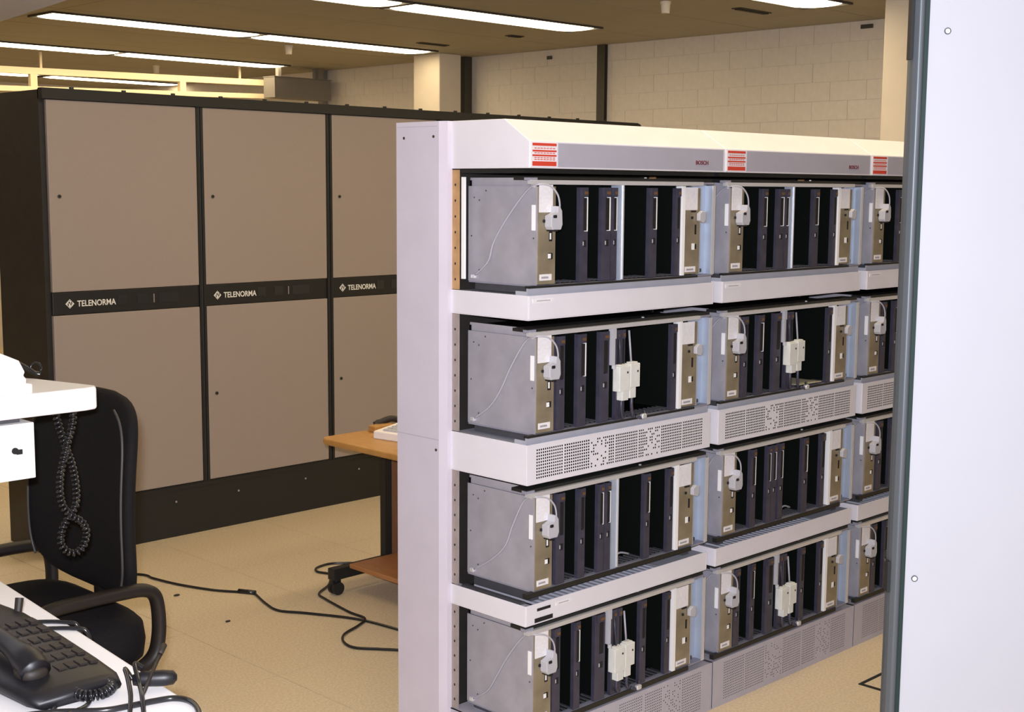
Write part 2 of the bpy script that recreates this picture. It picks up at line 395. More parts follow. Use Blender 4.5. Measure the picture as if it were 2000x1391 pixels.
for i in range(5):
    bx = XC + i * WC
    t = thing('equipment_cabinet', ('tall dark cabinet with taupe doors, leftmost of the row, dark side showing' if i == 0 else 'tall dark cabinet with taupe doors, %s from the left in the row' % ords[i]), 'cabinet', (bx, YC, 0), 'tall cabinets with taupe doors')
    xl = -0.02 if i == 0 else 0.0
    dl = 0.002 if i == 0 else 0.018
    dr = WC - 0.018
    xr = WC if i < 4 else WC + 0.02
    part('carcass', MB().box(xl, xr, 0.022, 0.45, 0.0, ZT - 0.003), 'cab_dark', t)
    part('upper_door', MB().box(dl, dr, 0.0, 0.02, BT + 0.002, ZD - 0.002), 'door_taupe', t, bevel=0.003)
    part('lower_door', MB().box(dl, dr, 0.0, 0.02, DB + 0.002, BB - 0.002), 'door_taupe', t, bevel=0.003)
    for z, nm in ((1.552, 'upper_door'), (0.643, 'lower_door')):
        d_ = [c for c in t.children if c.name.startswith(nm)][0]
        part('lock', MB().cyl((dl + 0.044, 0.0, z), 'y', 0.008, -0.004, 12).cyl((dl + 0.044, -0.004, z), 'y', 0.0045, -0.001, 10, 1), ['steel_brown', 'black'], d_)
    # slim posts at the joints with a bright centre groove
    if i > 0: part('post', MB().box(0.004, 0.017, -0.002, 0.02, DB, ZD).box(0.0, 0.004, 0.006, 0.02, DB, ZD, 1), ['cab_black', 'rail_dark'], t)
    part('post', MB().box(WC - 0.017, WC - 0.004, -0.002, 0.02, DB, ZD).box(WC - 0.004, WC, 0.006, 0.02, DB, ZD, 1), ['cab_black', 'rail_dark'], t)
    bnd = part('name_band', MB().box(dl - 0.0, dr, 0.004, 0.02, BB, BT), 'cab_black', t, bevel=0.002)
    lx = 0.078 if i == 0 else 0.079
    o = put('lettering', tele, bnd, (lx + 0.034, 0.0038, 1.086)); o['label'] = 'white lettering TELENORMA'
    lg = MB(); lg.v = [(v[0] + lx, v[1] + 0.0045, v[2] + 1.099) for v in logo.v] + [(v[0] + lx, v[1] + 0.0045, v[2] + 1.099) for v in lm.v]
    lg.f = list(logo.f) + [tuple(k + len(logo.v) for k in f) for f in lm.f]; lg.m = [0] * len(logo.f) + [1] * len(lm.f)
    part('emblem', lg, ['letter_white', 'cab_black'], bnd, label='white diamond emblem')
    for xa, xb in ((0.30, 0.345), (0.395, 0.445), (0.50, 0.60)):
        part('display', MB().box(xa, xb, 0.0025, 0.006, 1.082, 1.125), 'cab_display', bnd)
    part('indicator', MB().box(0.475, 0.479, 0.002, 0.006, 1.084, 1.122), 'upright', bnd)
    pl_ = part('plinth', MB().box(xl, xr, 0.0, 0.022, 0.0, DB).box(xl, xr, -0.004, 0.0, DB - 0.022, DB - 0.004), 'cab_black', t)
    for xs in (0.17, 0.56):
        part('bolt', MB().cyl((xs, -0.001, DB - 0.075), 'y', 0.005, -0.003, 8), 'upright', pl_)
    xr2 = xr if i < 4 else WC + 0.17
    tr = part('top_rail', MB().box(xl, xr2, -0.012, 0.03, ZD, ZT).box(xl, xr2, -0.006, 0.024, ZT, ZT + 0.004), 'cab_black', t)
    for xs in (0.12, 0.36, 0.60): part('bolt', MB().cyl((xs, 0.008, ZT + 0.004), 'z', 0.010, 0.008, 8), 'cab_black', tr)
    if i == 4: part('end_cap', MB().cyl((xr2, 0.009, (ZD + ZT) / 2), 'x', 0.022, 0.02, 12), 'cab_black', tr)

# ------------------------------------------------------------------ cream cable frame above the cabinets
fr = thing('cable_ladder', 'cream steel cable ladder hung above the tall cabinets, with upright struts', 'cable ladder', (2.03, 7.50, 2.35))
fd = Vector((4.37 - 2.03, 7.32 - 7.50, 0)).normalized(); fn = Vector((-fd.y, fd.x, 0)); FL = 2.347
def fbox(mb, t0, t1, n0, n1, z0, z1, sl=0.0, mi=0):
    v = [fd * t + fn * n + Vector((0, 0, z - 2.35 + sl * t / FL)) for z in (z0, z1) for n in (n0, n1) for t in (t0, t1)]
    return mb.add(v, [(0, 2, 3, 1), (4, 5, 7, 6), (0, 1, 5, 4), (2, 6, 7, 3), (0, 4, 6, 2), (1, 3, 7, 5)], mi)
part('rail', fbox(MB(), -1.8, 2.36, -0.025, 0.025, 2.425, 2.474, 0.024), 'tray_cream', fr)
part('rail', fbox(MB(), -1.8, 2.36, -0.025, 0.025, 2.293, 2.332, 0.050), 'tray_cream', fr)
for tt in (-0.98, 0.245, 1.47): part('strut', fbox(MB(), tt - 0.026, tt + 0.026, -0.024, 0.024, 2.332 + 0.05 * tt / FL, 2.425 + 0.024 * tt / FL), 'tray_cream', fr)
for tt in (-1.2, 0.31, 2.0): part('hanger_rod', fbox(MB(), tt - 0.008, tt + 0.008, -0.008, 0.008, 2.474 + 0.024 * tt / FL, ZC), 'tray_cream', fr)
tk = thing('shaded_ladder_end', 'dull grey box painted as the shaded end of the cream cable ladder', 'shaded ladder end', (4.10, 6.98, 2.30))  # grey box carries the shaded run of the ladder rails in its colour
part('casing', MB().box(0.02, 0.60, 0.0, 0.16, 0.03, 0.20), 'dull_grey', tk, bevel=0.004)
part('lid', MB().box(0.016, 0.604, -0.004, 0.164, 0.20, 0.206), 'dull_grey', tk)
for xx in (0.10, 0.48): part('bracket', MB().box(xx, xx + 0.03, 0.06, 0.10, 0.206, ZC - 2.30), 'dull_grey', tk)

# ------------------------------------------------------------------ open rack row
RW = 0.8251
HB, HS, HT, HD = 1.650, 1.7185, 1.7754, 0.0908
TR = ((1.2634, 1.3276), (0.8336, 0.9405), (0.4546, 0.5107))
SKT = 0.152; DP, DBK = 0.2922, 0.4936
TXR = 0.783     # right end of the trays
def grille(mb, x0, x1, z0, z1, sections, rows, y, hole=0.58, fine=False, seed=1):
    """perforated sheet in the xz plane at y: every hole is an opening in the mesh"""
    rnd = random.Random(seed)
    def quad(a, b, c, d): mb.add([(a, y, c), (b, y, c), (b, y, d), (a, y, d)], [(0, 1, 2, 3)], 0)
    zt, zb = z1 - 0.013, z0 + 0.012
    quad(x0, x1, z0, zb); quad(x0, x1, zt, z1)
    cur = x0
    for sa, sb, kind in sections:
        quad(cur, sa, zb, zt); cols = max(2, round((sb - sa) / ((zt - zb) / rows)))
        dx = (sb - sa) / cols; dz = (zt - zb) / rows
        xs = []
        for c in range(cols): xs += [sa + c * dx, sa + c * dx + dx * (1 - hole) / 2, sa + c * dx + dx * (1 + hole) / 2]
        xs.append(sb)
        zs = []
        for r in range(rows): zs += [zb + r * dz, zb + r * dz + dz * (1 - hole) / 2, zb + r * dz + dz * (1 + hole) / 2]
        zs.append(zt)
        o0 = len(mb.v); nx = len(xs)
        vs = [(a, y, b) for b in zs for a in xs]; fs = []
        for r in range(len(zs) - 1):
            for c in range(nx - 1):
                if r % 3 == 1 and c % 3 == 1:
                    fr_ = (c // 3) / cols
                    if kind == 'd' or (kind == 's' and rnd.random() < 0.42) or (kind == 'sr' and (fr_ > 0.7 or rnd.random() < 0.42)) or (kind == 'sl' and (fr_ < 0.25 or rnd.random() < 0.42)): continue
                fs.append((r * nx + c, r * nx + c + 1, (r + 1) * nx + c + 1, (r + 1) * nx + c))
        mb.add(vs, fs, 0); cur = sb
    quad(cur, x1, zb, zt)
SEC = [(0.034, 0.137, 'd'), (0.141, 0.243, 'd'), (0.247, 0.345, 'sr'), (0.349, 0.445, 'd'), (0.449, 0.545, 'sl'), (0.549, 0.645, 'd'), (0.649, 0.745, 'd')]
g2 = MB(); grille(g2, 0.0, TXR, TR[1][0], TR[1][1], SEC, 10, 0.0, seed=3); G2 = g2.mesh('perforated_front', 'rack_white')
gs = MB(); grille(gs, 0.0, RW - 0.006, 0.004, SKT, [(0.06, 0.17, 'd'), (0.175, 0.28, 'd'), (0.285, 0.38, 's'), (0.385, 0.49, 'd'), (0.50, 0.58, 'd'), (0.585, 0.67, 's'), (0.675, 0.77, 'd')], 15, 0.0, hole=0.42, seed=5); GS = gs.mesh('perforated_front', 'skirt_falloff')
bosch = text_mesh('BOSCH', 0.016, 0.001, width=0.058, bold=0.0003); bosch.materials.append(MT['dark_red'])
def tray_shell(z0, z1, front, topm=True):
    m = MB(); t = 0.003
    m.box(0.0, TXR, 0.0 if front else 0.002, DP, z0, z0 + t)            # bottom
    m.box(0.0, t, 0.0 if front else 0.0005, DP, z0 + t, z1)               # left
    m.box(TXR - t, TXR, 0.0 if front else 0.0005, DP, z0 + t, z1)         # right
    if front: m.box(t, TXR - t, 0.0, t, z0 + t, z1)
    return m
SLAT = MB().box(0, 0.011, 0.004, 0.25, -0.009, -0.003).mesh('slat', 'rack_tray_top')
bayname = ('first open rack bay, next to the tall lilac end panel', 'middle open rack bay of the row', 'farthest open rack bay, partly hidden by the white partition')
racks = []
for b in range(3):
    t = thing('equipment_rack', 'light grey ' + bayname[b], 'equipment rack', (b * RW, 0, 0), 'open equipment rack bays')
    racks.append(t)
    xr = RW - 0.006
    # rear frame
    part('rear_housing', MB().box(0.006, xr, DP + 0.004, DBK - 0.004, 0.0, HT - 0.006), 'cab_dark', t)
    # header with sloping top
    hd = part('header_cover', MB().prism([(0, HB), (0, HS), (HD, HT), (DBK - 0.004, HT), (DBK - 0.004, HT - 0.03), (DP, HT - 0.03), (DP, HB)], 'x', 0.0, RW - 0.004), 'rack_white', t, bevel=0.002)
    part('name_panel', MB().box(0.104, RW - 0.014, -0.002, 0.0, HB + 0.004, HS - 0.004), 'panel_grey', hd, label='grey fascia strip')
    m = MB().box(0.004, 0.099, -0.0015, 0.0, HB + 0.004, HS - 0.003)
    for za, zb in ((0.0565, 0.0635), (0.0415, 0.0460), (0.0300, 0.0345), (0.0060, 0.0175)):
        m.box(0.009, 0.097, -0.0022, -0.0015, HB + za, HB + zb, 1)
    for za in (0.0495, 0.0375, 0.0255, 0.0210):
        for q in range(7): m.box(0.016 + q * 0.0112, 0.0245 + q * 0.0112, -0.0020, -0.0015, HB + za, HB + za + 0.002, 2)
    part('warning_label', m, ['paper', 'red', 'red'], hd, label='white warning label with red bars')
    o = put('lettering', bosch, hd, (0.680, -0.0026, 1.6705)); o['label'] = 'dark red lettering BOSCH'
    part('shade_strip', MB().box(0.012, RW - 0.01, 0.03, DP, HB - 0.012, HB - 0.001), 'cab_black', t)  # black strip paints the shade under the header
    # the three shelves
    for k, (z0, z1) in enumerate(TR):
        m = tray_shell(z0, z1, k != 1)
        tr = part('shelf_tray', m, 'rack_white', t, bevel=0.0012)
        if k == 1:
            put('perforated_front', G2, tr)
            part('shade_plate', MB().box(0.004, TXR - 0.004, 0.012, 0.014, z0 + 0.004, z1 - 0.004), 'cage_black', tr)  # dark sheet paints the shade seen through the tray holes
        if k < 2:
            part('shelf_top', MB().box(0.004, TXR - 0.004, 0.004, DP, z1 - 0.006, z1 - 0.003), 'rack_tray_top', tr)
            part('front_lip', MB().box(0.004, TXR - 0.004, 0.008, 0.011, z1 - 0.003, z1 + 0.0185).box(0.004, 0.007, 0.011, 0.05, z1 - 0.003, z1 + 0.010), 'rack_tray_top', tr)
        else:
            m = MB().box(0.004, TXR - 0.004, 0.004, DP, z1 - 0.020, z1 - 0.017, 1).box(0.56, TXR - 0.004, 0.004, DP, z1 - 0.010, z1 - 0.004)
            m.box(0.004, 0.03, 0.004, DP, z1 - 0.008, z1 - 0.004)
            part('shelf_top', m, ['rack_tray_top', 'black'], tr)
            for q in range(22): put('slat', SLAT, tr, (0.05 + q * 0.0235, 0.0, z1))
            m = MB().box(0.012, 0.028, 0.03, 0.26, z1 - 0.006, z1 + 0.002, 0).box(0.004, 0.012, 0.03, 0.26, z1 - 0.006, z1 - 0.002, 0)
            if b == 0: part('side_lever', m, 'rail_dark', tr)
        if k == 0: part('tray_label', MB().box(0.016, 0.094, -0.0012, 0.0, z1 - 0.020, z1 - 0.009).box(0.03, 0.08, -0.0016, -0.0012, z1 - 0.0155, z1 - 0.0135, 1), ['paper', 'print_grey'], tr)
        if k == 2 and b == 0:
            part('slot', MB().box(0.043, 0.094, -0.0012, 0.0, z1 - 0.0215, z1 - 0.0140), 'black', tr)
            part('slot', MB().box(0.034, 0.103, -0.0012, 0.0, z1 - 0.0515, z1 - 0.0400), 'black', tr)
            part('tray_label', MB().box(0.115, 0.175, -0.0012, 0.0, z1 - 0.022, z1 - 0.012).box(0.125, 0.165, -0.0016, -0.0012, z1 - 0.018, z1 - 0.016, 1), ['paper', 'print_grey'], tr)
    sk = part('base_skirt', MB().box(0.0, xr, 0.0, DP, 0.0, 0.004).box(0.0, 0.003, 0.0, DP, 0.004, SKT).box(xr - 0.003, xr, 0.0005, DP, 0.004, SKT).box(0.0, xr, 0.001, DP, SKT - 0.002, SKT), 'skirt_falloff', t)
    put('perforated_front', GS, sk); part('shade_plate', MB().box(0.004, xr - 0.004, 0.010, 0.012, 0.006, SKT - 0.006), 'rail_dark', sk)  # dark sheet behind the skirt holes paints the shade inside
    # slotted uprights at the rear of the cages
    for za, zb, first in ((1.3276, 1.648, 1), (0.9405, 1.2634, 0), (0.5107, 0.8336, 0), (0.152, 0.4546, 0)):
        u = part('upright', MB().box(0.004, 0.010, 0.268, DP - 0.001, za + 0.001, zb - 0.001), 'orange_strip' if first else 'upright', t, label='orange slotted upright' if first else None)
        m = MB()
        for q in range(7): m.box(0.003, 0.0042, 0.277, 0.281, za + 0.025 + q * 0.042, za + 0.031 + q * 0.042)
        part('slot_holes', m, 'black', u)['kind'] = 'stuff'
        if first: part('cover_strip', MB().box(0.008, 0.014, 0.248, 0.260, za + 0.03, zb - 0.02), 'white_gloss', u)
    if b == 0:
        m = MB().prism([(-0.002, DBK), (-0.022, DBK - 0.002), (-0.022, DP + 0.024), (-0.012, DP), (0.004, DP - 0.001), (0.004, DBK)], 'z', 0.0, HT)
        ep = part('end_panel', m, 'end_lilac', t, label='tall plain lilac-grey end panel')
        part('seam', MB().box(-0.0226, -0.0218, DP + 0.024, DBK - 0.002, 0.913, 0.9145).box(-0.0226, -0.0218, DP + 0.03, DBK - 0.008, HT - 0.0135, HT - 0.0125), 'panel_grey', ep)
        for yy, zz in ((DP + 0.045, 1.735), (DBK - 0.035, 1.733), (DP + 0.035, 0.885)):
            part('screw', MB().cyl((-0.0215, yy, zz), 'x', 0.004, -0.002, 10), 'steel_brown', ep)
    if b == 2: part('end_panel', MB().box(RW, RW + 0.016, 0.0, DBK, 0.0, HT), 'rack_white', t)

# ---- card cages: built once per shelf level, copied to the other bays
LEV = ((1.3276 + 0.025, 'top'), (0.9405 + 0.025, 'second'), (0.5107 + 0.034, 'third'), (0.152 + 0.0225, 'bottom'))
FOOT = (0.0245, 0.0245, 0.0365, 0.0220)
CH = 0.272
CARDS = [
 [(.191, .223, 1), (.278, .314, 1), (.318, .341, 1), (.352, .369, 2), (.478, .512, 1), (.594, .617, 0)],
 [(.108, .140, 0), (.189, .224, 1), (.278, .318, 0), (.326, .340, 3), (.346, .358, 0), (.362, .384, 0), (.588, .614, 0)],
 [(.113, .147, 0), (.200, .228, 0), (.281, .305, 1), (.309, .334, 1), (.343, .367, 2), (.479, .506, 1), (.586, .612, 0)],
 [(.104, .135, 0), (.190, .215, 1), (.276, .319, 0), (.328, .341, 3), (.345, .366, 0), (.370, .390, 0), (.471, .499, 0), (.586, .610, 0)],
]
def card(t, xa, xb, kind):
    if kind == 2:
        part('shield_strip', MB().box(xa, xb - 0.005, 0.002, 0.20, 0.0, CH - 0.012).box(xb - 0.005, xb, -0.001, 0.20, 0.002, CH - 0.012, 1), ['channel', 'bright_metal'], t, label='pale metal divider strip'); return
    if kind == 3:
        m = MB().box(xa + .002, xb - .002, -0.004, 0.010, 0.155, 0.245).box(xa, xb, -0.006, 0.010, 0.228, 0.258).cyl((xa + .004, -0.006, 0.146), 'z', 0.006, 0.010, 8)
        part('cable_strap', m, 'hood', t); return
    w = xb - xa
    c = part('circuit_card', MB().box(xa + w * 0.4, xa + w * 0.4 + 0.0016, 0.012, 0.215, 0.004, CH - 0.016), 'board', t)
    z0, z1 = 0.135, 0.225
    m = MB().box(xa, xb, 0.0, 0.012, 0.002, z0).box(xa, xb, 0.0, 0.012, z1, CH - 0.022).box(xa, xa + w * 0.45, 0.0, 0.012, z0, z1).box(xa + w * 0.45, xb - w * 0.2, 0.008, 0.012, z0, z1, 1)
    m.box(xb - w * 0.16, xb, 0.0, 0.012, z0, z1, 2 if kind == 1 else 0).box(xa + w * 0.45, xb - w * 0.16, -0.0006, 0.008, z0 + .002, z1 - .002, 1)
    m.box(xa + w * 0.15, xb - w * 0.1, -0.004, 0.008, CH - 0.045, CH - 0.022, 0).box(xa + w * 0.45, xb - w * 0.15, -0.005, -0.003, CH - 0.040, CH - 0.032, 3)
    m.box(xa + w * 0.5, xb - w * 0.22, -0.0008, 0.0, 0.094, 0.112, 1).box(xa + w * 0.40, xa + w * 0.48, -0.0012, 0.0, 0.098, 0.108, 4)
    part('front_bezel', m, ['card_bezel', 'black', 'white_gloss', 'copper_spot', 'hood'], c)
def build_cage(level, label, cards=None):
    t = thing('card_cage', label, 'card cage', (0, 0, LEV[level][0]), 'open card cages in the rack')
    xl, xr = 0.032, 0.778; zt = CH
    # left side plate with folded top edge
    sp = part('side_plate', MB().box(xl, xl + 0.003, 0.004, 0.258, 0.0, zt - 0.020).box(xl + 0.005, xl + 0.008, 0.012, 0.256, zt - 0.020, zt + 0.002), 'zinc', t)
    part('white_strip', MB().box(xl - 0.002, xl, 0.008, 0.020, 0.140, 0.205), 'white_gloss', sp)
    m = MB()
    for yy, zz in ((0.235, 0.222), (0.215, 0.215), (0.19, 0.24), (0.215, 0.03), (0.245, 0.12), (0.014, 0.12)): m.cyl((xl, yy, zz), 'x', 0.0022, -0.0012, 8)
    part('rivets', m, 'rail_dark', sp)['kind'] = 'stuff'
    part('corner_clip', MB().sell((xl - 0.004, 0.234, 0.012), 0.005, 0.008, 0.006), 'bright_metal', sp)
    part('corner_clip', MB().sell((xl - 0.004, 0.012, zt - 0.018), 0.004, 0.006, 0.005), 'bright_metal', sp)
    zs = {0: 0.05, 1: 0.02, 2: 0.0, 3: 0.03}[level]
    cab = [(xl - 0.006, 0.225, 0.016), (xl - 0.006, 0.16 + zs * .3, 0.055), (xl - 0.006, 0.105 + zs, 0.105), (xl - 0.006, 0.075 + zs * 0.6, 0.17), (xl - 0.006, 0.035, 0.240), (xl - 0.008, -0.004, 0.256), (xl + 0.02, -0.022, 0.254), (xl + 0.045, -0.026, 0.232), (xl + 0.056, -0.024, 0.205), (xl + 0.057, -0.020, 0.188)]
    part('cable', MB().tube(smooth_path(cab, 6), 0.0023, 6), 'cable_white', t, smooth=True)
    # left mounting plate, its paper label, connector hood and holes
    mp = part('mounting_plate', MB().box(xl + 0.003, 0.098, 0.0, 0.004, 0.002, zt - 0.020).box(0.095, 0.098, 0.004, 0.05, 0.002, zt - 0.020), 'tan_plate', t)
    part('paper_label', MB().box(xl + 0.004, 0.086, -0.0015, 0.0, 0.186, 0.256), 'paper', mp)
    m = MB().prism([(0.056, 0.150), (0.062, 0.142), (0.092, 0.142), (0.098, 0.155), (0.096, 0.190), (0.088, 0.202), (0.080, 0.202), (0.078, 0.186), (0.056, 0.178)], 'y', -0.026, -0.001)
    part('connector_hood', m, 'hood', mp, bevel=0.002)
    part('hood_screw', MB().sell((0.068, -0.027, 0.176), 0.006, 0.002, 0.004), 'black', mp)
    part('hood_screw', MB().sell((0.054, -0.002, 0.164), 0.004, 0.002, 0.004), 'black', mp)
    part('hood_foot', MB().box(0.064, 0.078, -0.028, -0.001, 0.138, 0.142), 'black', mp)
    part('slot', MB().box(0.074, 0.086, -0.0008, 0, 0.112, 0.138, 1).box(0.076, 0.081, -0.0016, -0.0008, 0.117, 0.133, 0), ['white_gloss', 'black'], mp)
    part('slot', MB().box(0.072, 0.088, -0.0008, 0, 0.066, 0.082, 1).box(0.070, 0.080, -0.0018, -0.0008, 0.068, 0.080, 0), ['white_gloss', 'black'], mp)
    part('small_label', MB().box(0.040, 0.084, -0.0014, 0, 0.012, 0.028).box(0.046, 0.072, -0.0018, -0.0014, 0.017, 0.022, 1), ['paper', 'print_grey'], mp)
    # right mounting plate and channel
    rp = part('mounting_plate', MB().box(0.637, 0.708, 0.0, 0.004, 0.004, zt - 0.022).box(0.621, 0.634, -0.004, 0.02, 0.002, zt - 0.016, 1).box(0.634, 0.637, 0.0, 0.02, 0.002, zt - 0.016, 2), ['tan_plate', 'white_gloss', 'black'], t)
    part('paper_label', MB().box(0.640, 0.694, -0.0015, 0.0, 0.188, 0.252), 'paper', rp)
    part('hood_screw', MB().sell((0.676, -0.001, 0.184), 0.012, 0.002, 0.0025), 'black', rp)
    part('hood_screw', MB().sell((0.668, -0.003, 0.166), 0.004, 0.002, 0.004), 'black', rp)
    part('slot', MB().box(0.684, 0.691, -0.001, 0, 0.118, 0.146), 'black', rp)
    part('slot', MB().box(0.672, 0.684, -0.0014, 0, 0.074, 0.092).box(0.684, 0.692, -0.0014, 0, 0.076, 0.090, 1), ['white_gloss', 'black'], rp)
    part('connector_hood', MB().prism([(0.690, 0.158), (0.712, 0.150), (0.720, 0.158), (0.720, 0.182), (0.704, 0.186), (0.690, 0.178)], 'y', -0.014, -0.001), 'hood', rp, bevel=0.002)
    part('small_label', MB().box(0.642, 0.690, -0.0014, 0, 0.010, 0.026).box(0.648, 0.680, -0.0018, -0.0014, 0.015, 0.020, 1), ['paper', 'print_grey'], rp)
    m = MB().box(0.708, 0.774, 0.030, 0.034, 0.0, zt - 0.012).box(0.708, 0.712, 0.0, 0.030, 0.002, zt - 0.022).box(0.772, 0.776, -0.002, 0.255, 0.0, zt - 0.014)
    m.box(0.764, 0.776, -0.004, 0.0, 0.0, zt - 0.014, 1)
    part('end_channel', m, ['channel', 'bright_metal'], t, label='pale blue-grey end channel')
    part('cable_clip', MB().sell((0.722, 0.026, zt - 0.034), 0.010, 0.004, 0.010), 'rail_dark', t)
    part('cable_clip', MB().sell((0.726, 0.020, 0.012), 0.014, 0.008, 0.006), 'rail_dark', t)
    # rails, backplane, guides
    part('top_rail', MB().box(0.004, 0.712, -0.008, 0.010, zt - 0.015, zt - 0.004).box(0.004, 0.770, 0.004, 0.06, zt - 0.004, zt + 0.004, 1).cyl((0.47, 0.010, zt + 0.004), 'z', 0.004, 0.003, 8), ['bright_metal', 'cab_black'], t)  # black cover plate puts the shade above the rail into colour
    part('gusset', MB().prism([(0.03, 0.0), (0.0, 0.0), (0.0, 0.018), (0.03, 0.05)], 'z', zt - 0.005, zt + 0.002), 'zinc_side', t)
    part('gusset', MB().prism([(0.712, 0.0), (0.770, 0.0), (0.770, 0.05), (0.712, 0.018)], 'z', zt - 0.011, zt - 0.005), 'zinc_side', t)
    part('bottom_rail', MB().box(0.0, 0.700, -0.003, 0.012, (-0.0064, -0.0064, -0.013, -0.014)[level], -0.0005).box(xl, 0.776, 0.0, 0.256, -0.0045, 0.0, 1), ['cab_black', 'zinc_side'], t)
    for xf in (0.05, 0.70): part('support_foot', MB().box(xf, xf + 0.03, 0.03, 0.25, -FOOT[level], -0.0045), 'rail_dark', t)
    part('backplane', MB().box(0.035, 0.772, 0.250, 0.256, 0.0, zt - 0.005).box(0.100, 0.700, 0.030, 0.250, zt - 0.006, zt - 0.004).box(0.100, 0.700, 0.020, 0.25, 0.0, 0.002).box(0.036, 0.038, 0.05, 0.25, 0.003, zt - 0.022).box(0.704, 0.707, 0.035, 0.25, 0.003, zt - 0.02), 'cage_black', t)
    m = MB()
    for q in range(26): m.box(0.110 + q * 0.0195, 0.117 + q * 0.0195, 0.014, 0.06, 0.002, 0.006)
    part('guide_comb', m, 'rail_dark', t)['kind'] = 'stuff'
    for xa, xb, kd in (cards or CARDS[level]): card(t, xa, xb, kd)
    if level in (1, 3):
        zp = 0.056 if level == 1 else 0.046
        for q, (xa, w, dz, tl) in enumerate(((0.338, 0.044, 0.0, 0.026), (0.384, 0.040, 0.004, 0.030))):
            m = MB().box(xa, xa + w, -0.022, 0.004, zp + dz + tl, zp + dz + 0.096).box(xa + (0.014 if q == 0 else 0.0), xa + w - (0.004 if q == 0 else 0.014), -0.020, 0.002, zp + dz, zp + dz + tl)
            m.box(xa + 0.006, xa + w - 0.006, -0.018, 0.0, zp + dz + 0.096, zp + dz + 0.100)
            pg = part('connector_plug', m, 'plug_white', t, bevel=0.0015, label='white plastic connector plug')
            part('pin_hole', MB().sell((xa + w * 0.75, -0.0222, zp + 0.078), 0.0028, 0.0008, 0.0028), 'black', pg)
            xw = xa + w / 2
            lmat = 'cable_white' if q else 'card_bezel'
            part('lead', MB().tube(smooth_path([(xw, -0.010, zp + dz + 0.004), (xw - 0.003, -0.012, zp - 0.02), (xw + 0.012, -0.004, 0.008), (xw + 0.03, 0.01, 0.004)], 5), 0.005, 6), 'card_bezel', pg, smooth=True)
            part('lead', MB().tube([(xw, -0.006, zp + 0.098), (xw - 0.002, 0.002, zp + 0.19)], 0.003, 6), lmat, pg, smooth=True)
        m = MB().tube(smooth_path([(0.43, -0.004, 0.003), (0.445, -0.012, -0.002), (0.46, -0.010, 0.004), (0.47, 0.0, 0.012)], 5), 0.005, 6).sell((0.452, -0.014, 0.002), 0.010, 0.006, 0.007, mi=1)
        part('loose_lead', m, ['card_bezel', 'bright_metal'], t, smooth=True)
    if level == 2:
        part('loose_lead', MB().tube(smooth_path([(0.37, 0.02, 0.022), (0.41, 0.03, 0.028), (0.46, 0.04, 0.014), (0.48, 0.06, 0.006)], 6), 0.003, 6), 'hood', t, smooth=True)
    return t
def copy_tree(o, parent=None):
    c = o.copy(); COL.objects.link(c); c.parent = parent
    for ch in list(o.children): copy_tree(ch, c)
    return c
where = ('of the first bay beside the lilac end panel', 'of the middle rack bay', 'of the farthest rack bay by the partition')
for lv in range(4):
    base = build_cage(lv, 'open card cage on the %s shelf %s' % (LEV[lv][1], where[0]))
    for b in (1, 2):
        if lv == 2 and b == 1: c = build_cage(2, '', [(.174, .204, 1), (.264, .286, 1), (.290, .317, 1), (.328, .355, 1), (.464, .498, 1), (.575, .600, 0)])
        else: c = copy_tree(base)
        c.location.x = b * RW
        c['label'] = 'open card cage on the %s shelf %s' % (LEV[lv][1], where[b])
# sheet of paper lying in the second cage of the middle bay
z = LEV[1][0] + 0.0075
solo('paper_sheet', MB().add([(RW + .43, 0.002, z), (RW + .56, -0.002, z), (RW + .56, 0.12, z), (RW + .43, 0.13, z), (RW + .43, 0.002, z + .0012), (RW + .56, -0.002, z + .0012), (RW + .56, 0.12, z + .0012), (RW + .43, 0.13, z + .0012)],
     [(3, 2, 1, 0), (4, 5, 6, 7), (0, 1, 5, 4), (1, 2, 6, 5), (2, 3, 7, 6), (3, 0, 4, 7)]), 'yellow_paper', 'yellowish paper sheet lying in the second cage of the middle bay', 'paper', base=(RW + .5, 0.06, z))

# ------------------------------------------------------------------ rolling wooden table
t = thing('trolley_table', 'wooden rolling table on a black steel frame behind the rack', 'table', (0.71, 1.82, 0))
def rpoly(x0, x1, y0, y1, r, n=5):
    out = []
    for cx, cy, a0 in ((x1 - r, y1 - r, 0), (x0 + r, y1 - r, PI / 2), (x0 + r, y0 + r, PI), (x1 - r, y0 + r, 1.5 * PI)):
        out += [(cx + r * math.cos(a0 + k * PI / 2 / n), cy + r * math.sin(a0 + k * PI / 2 / n)) for k in range(n + 1)]
    return out
part('table_top', MB().prism(rpoly(0.0, 0.66, -1.20, 0.02, 0.035), 'z', 0.592, 0.62), 'wood', t, bevel=0.009, seg=3)
for y in (-0.07, -1.09):
    ft = part('foot_bar', MB().box(-0.02, 0.62, y - 0.02, y + 0.02, 0.062, 0.108), 'cab_black', t, bevel=0.003)
    part('leg', MB().box(0.242, 0.276, y - 0.02, y + 0.012, 0.108, 0.592), 'cab_black', t)
    for x in (0.005, 0.595):
        m = MB().cyl((x - 0.0, y - 0.020, 0.026), 'y', 0.026, 0.016, 18).cyl((x, y + 0.004, 0.026), 'y', 0.026, 0.016, 18).cyl((x, y - 0.006, 0.026), 'y', 0.010, 0.012, 10).cyl((x, y, 0.03), 'z', 0.010, 0.034, 10).box(x - 0.02, x + 0.02, y - 0.006, y + 0.006, 0.03, 0.058)
        part('caster', m, 'cab_black', t, smooth=False)
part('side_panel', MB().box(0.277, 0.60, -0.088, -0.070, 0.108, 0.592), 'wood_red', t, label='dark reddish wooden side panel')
part('lower_shelf', MB().box(0.055, 0.62, -1.05, -0.092, 0.100, 0.118), 'wood_shelf', t, bevel=0.003, label='orange-brown lower shelf')
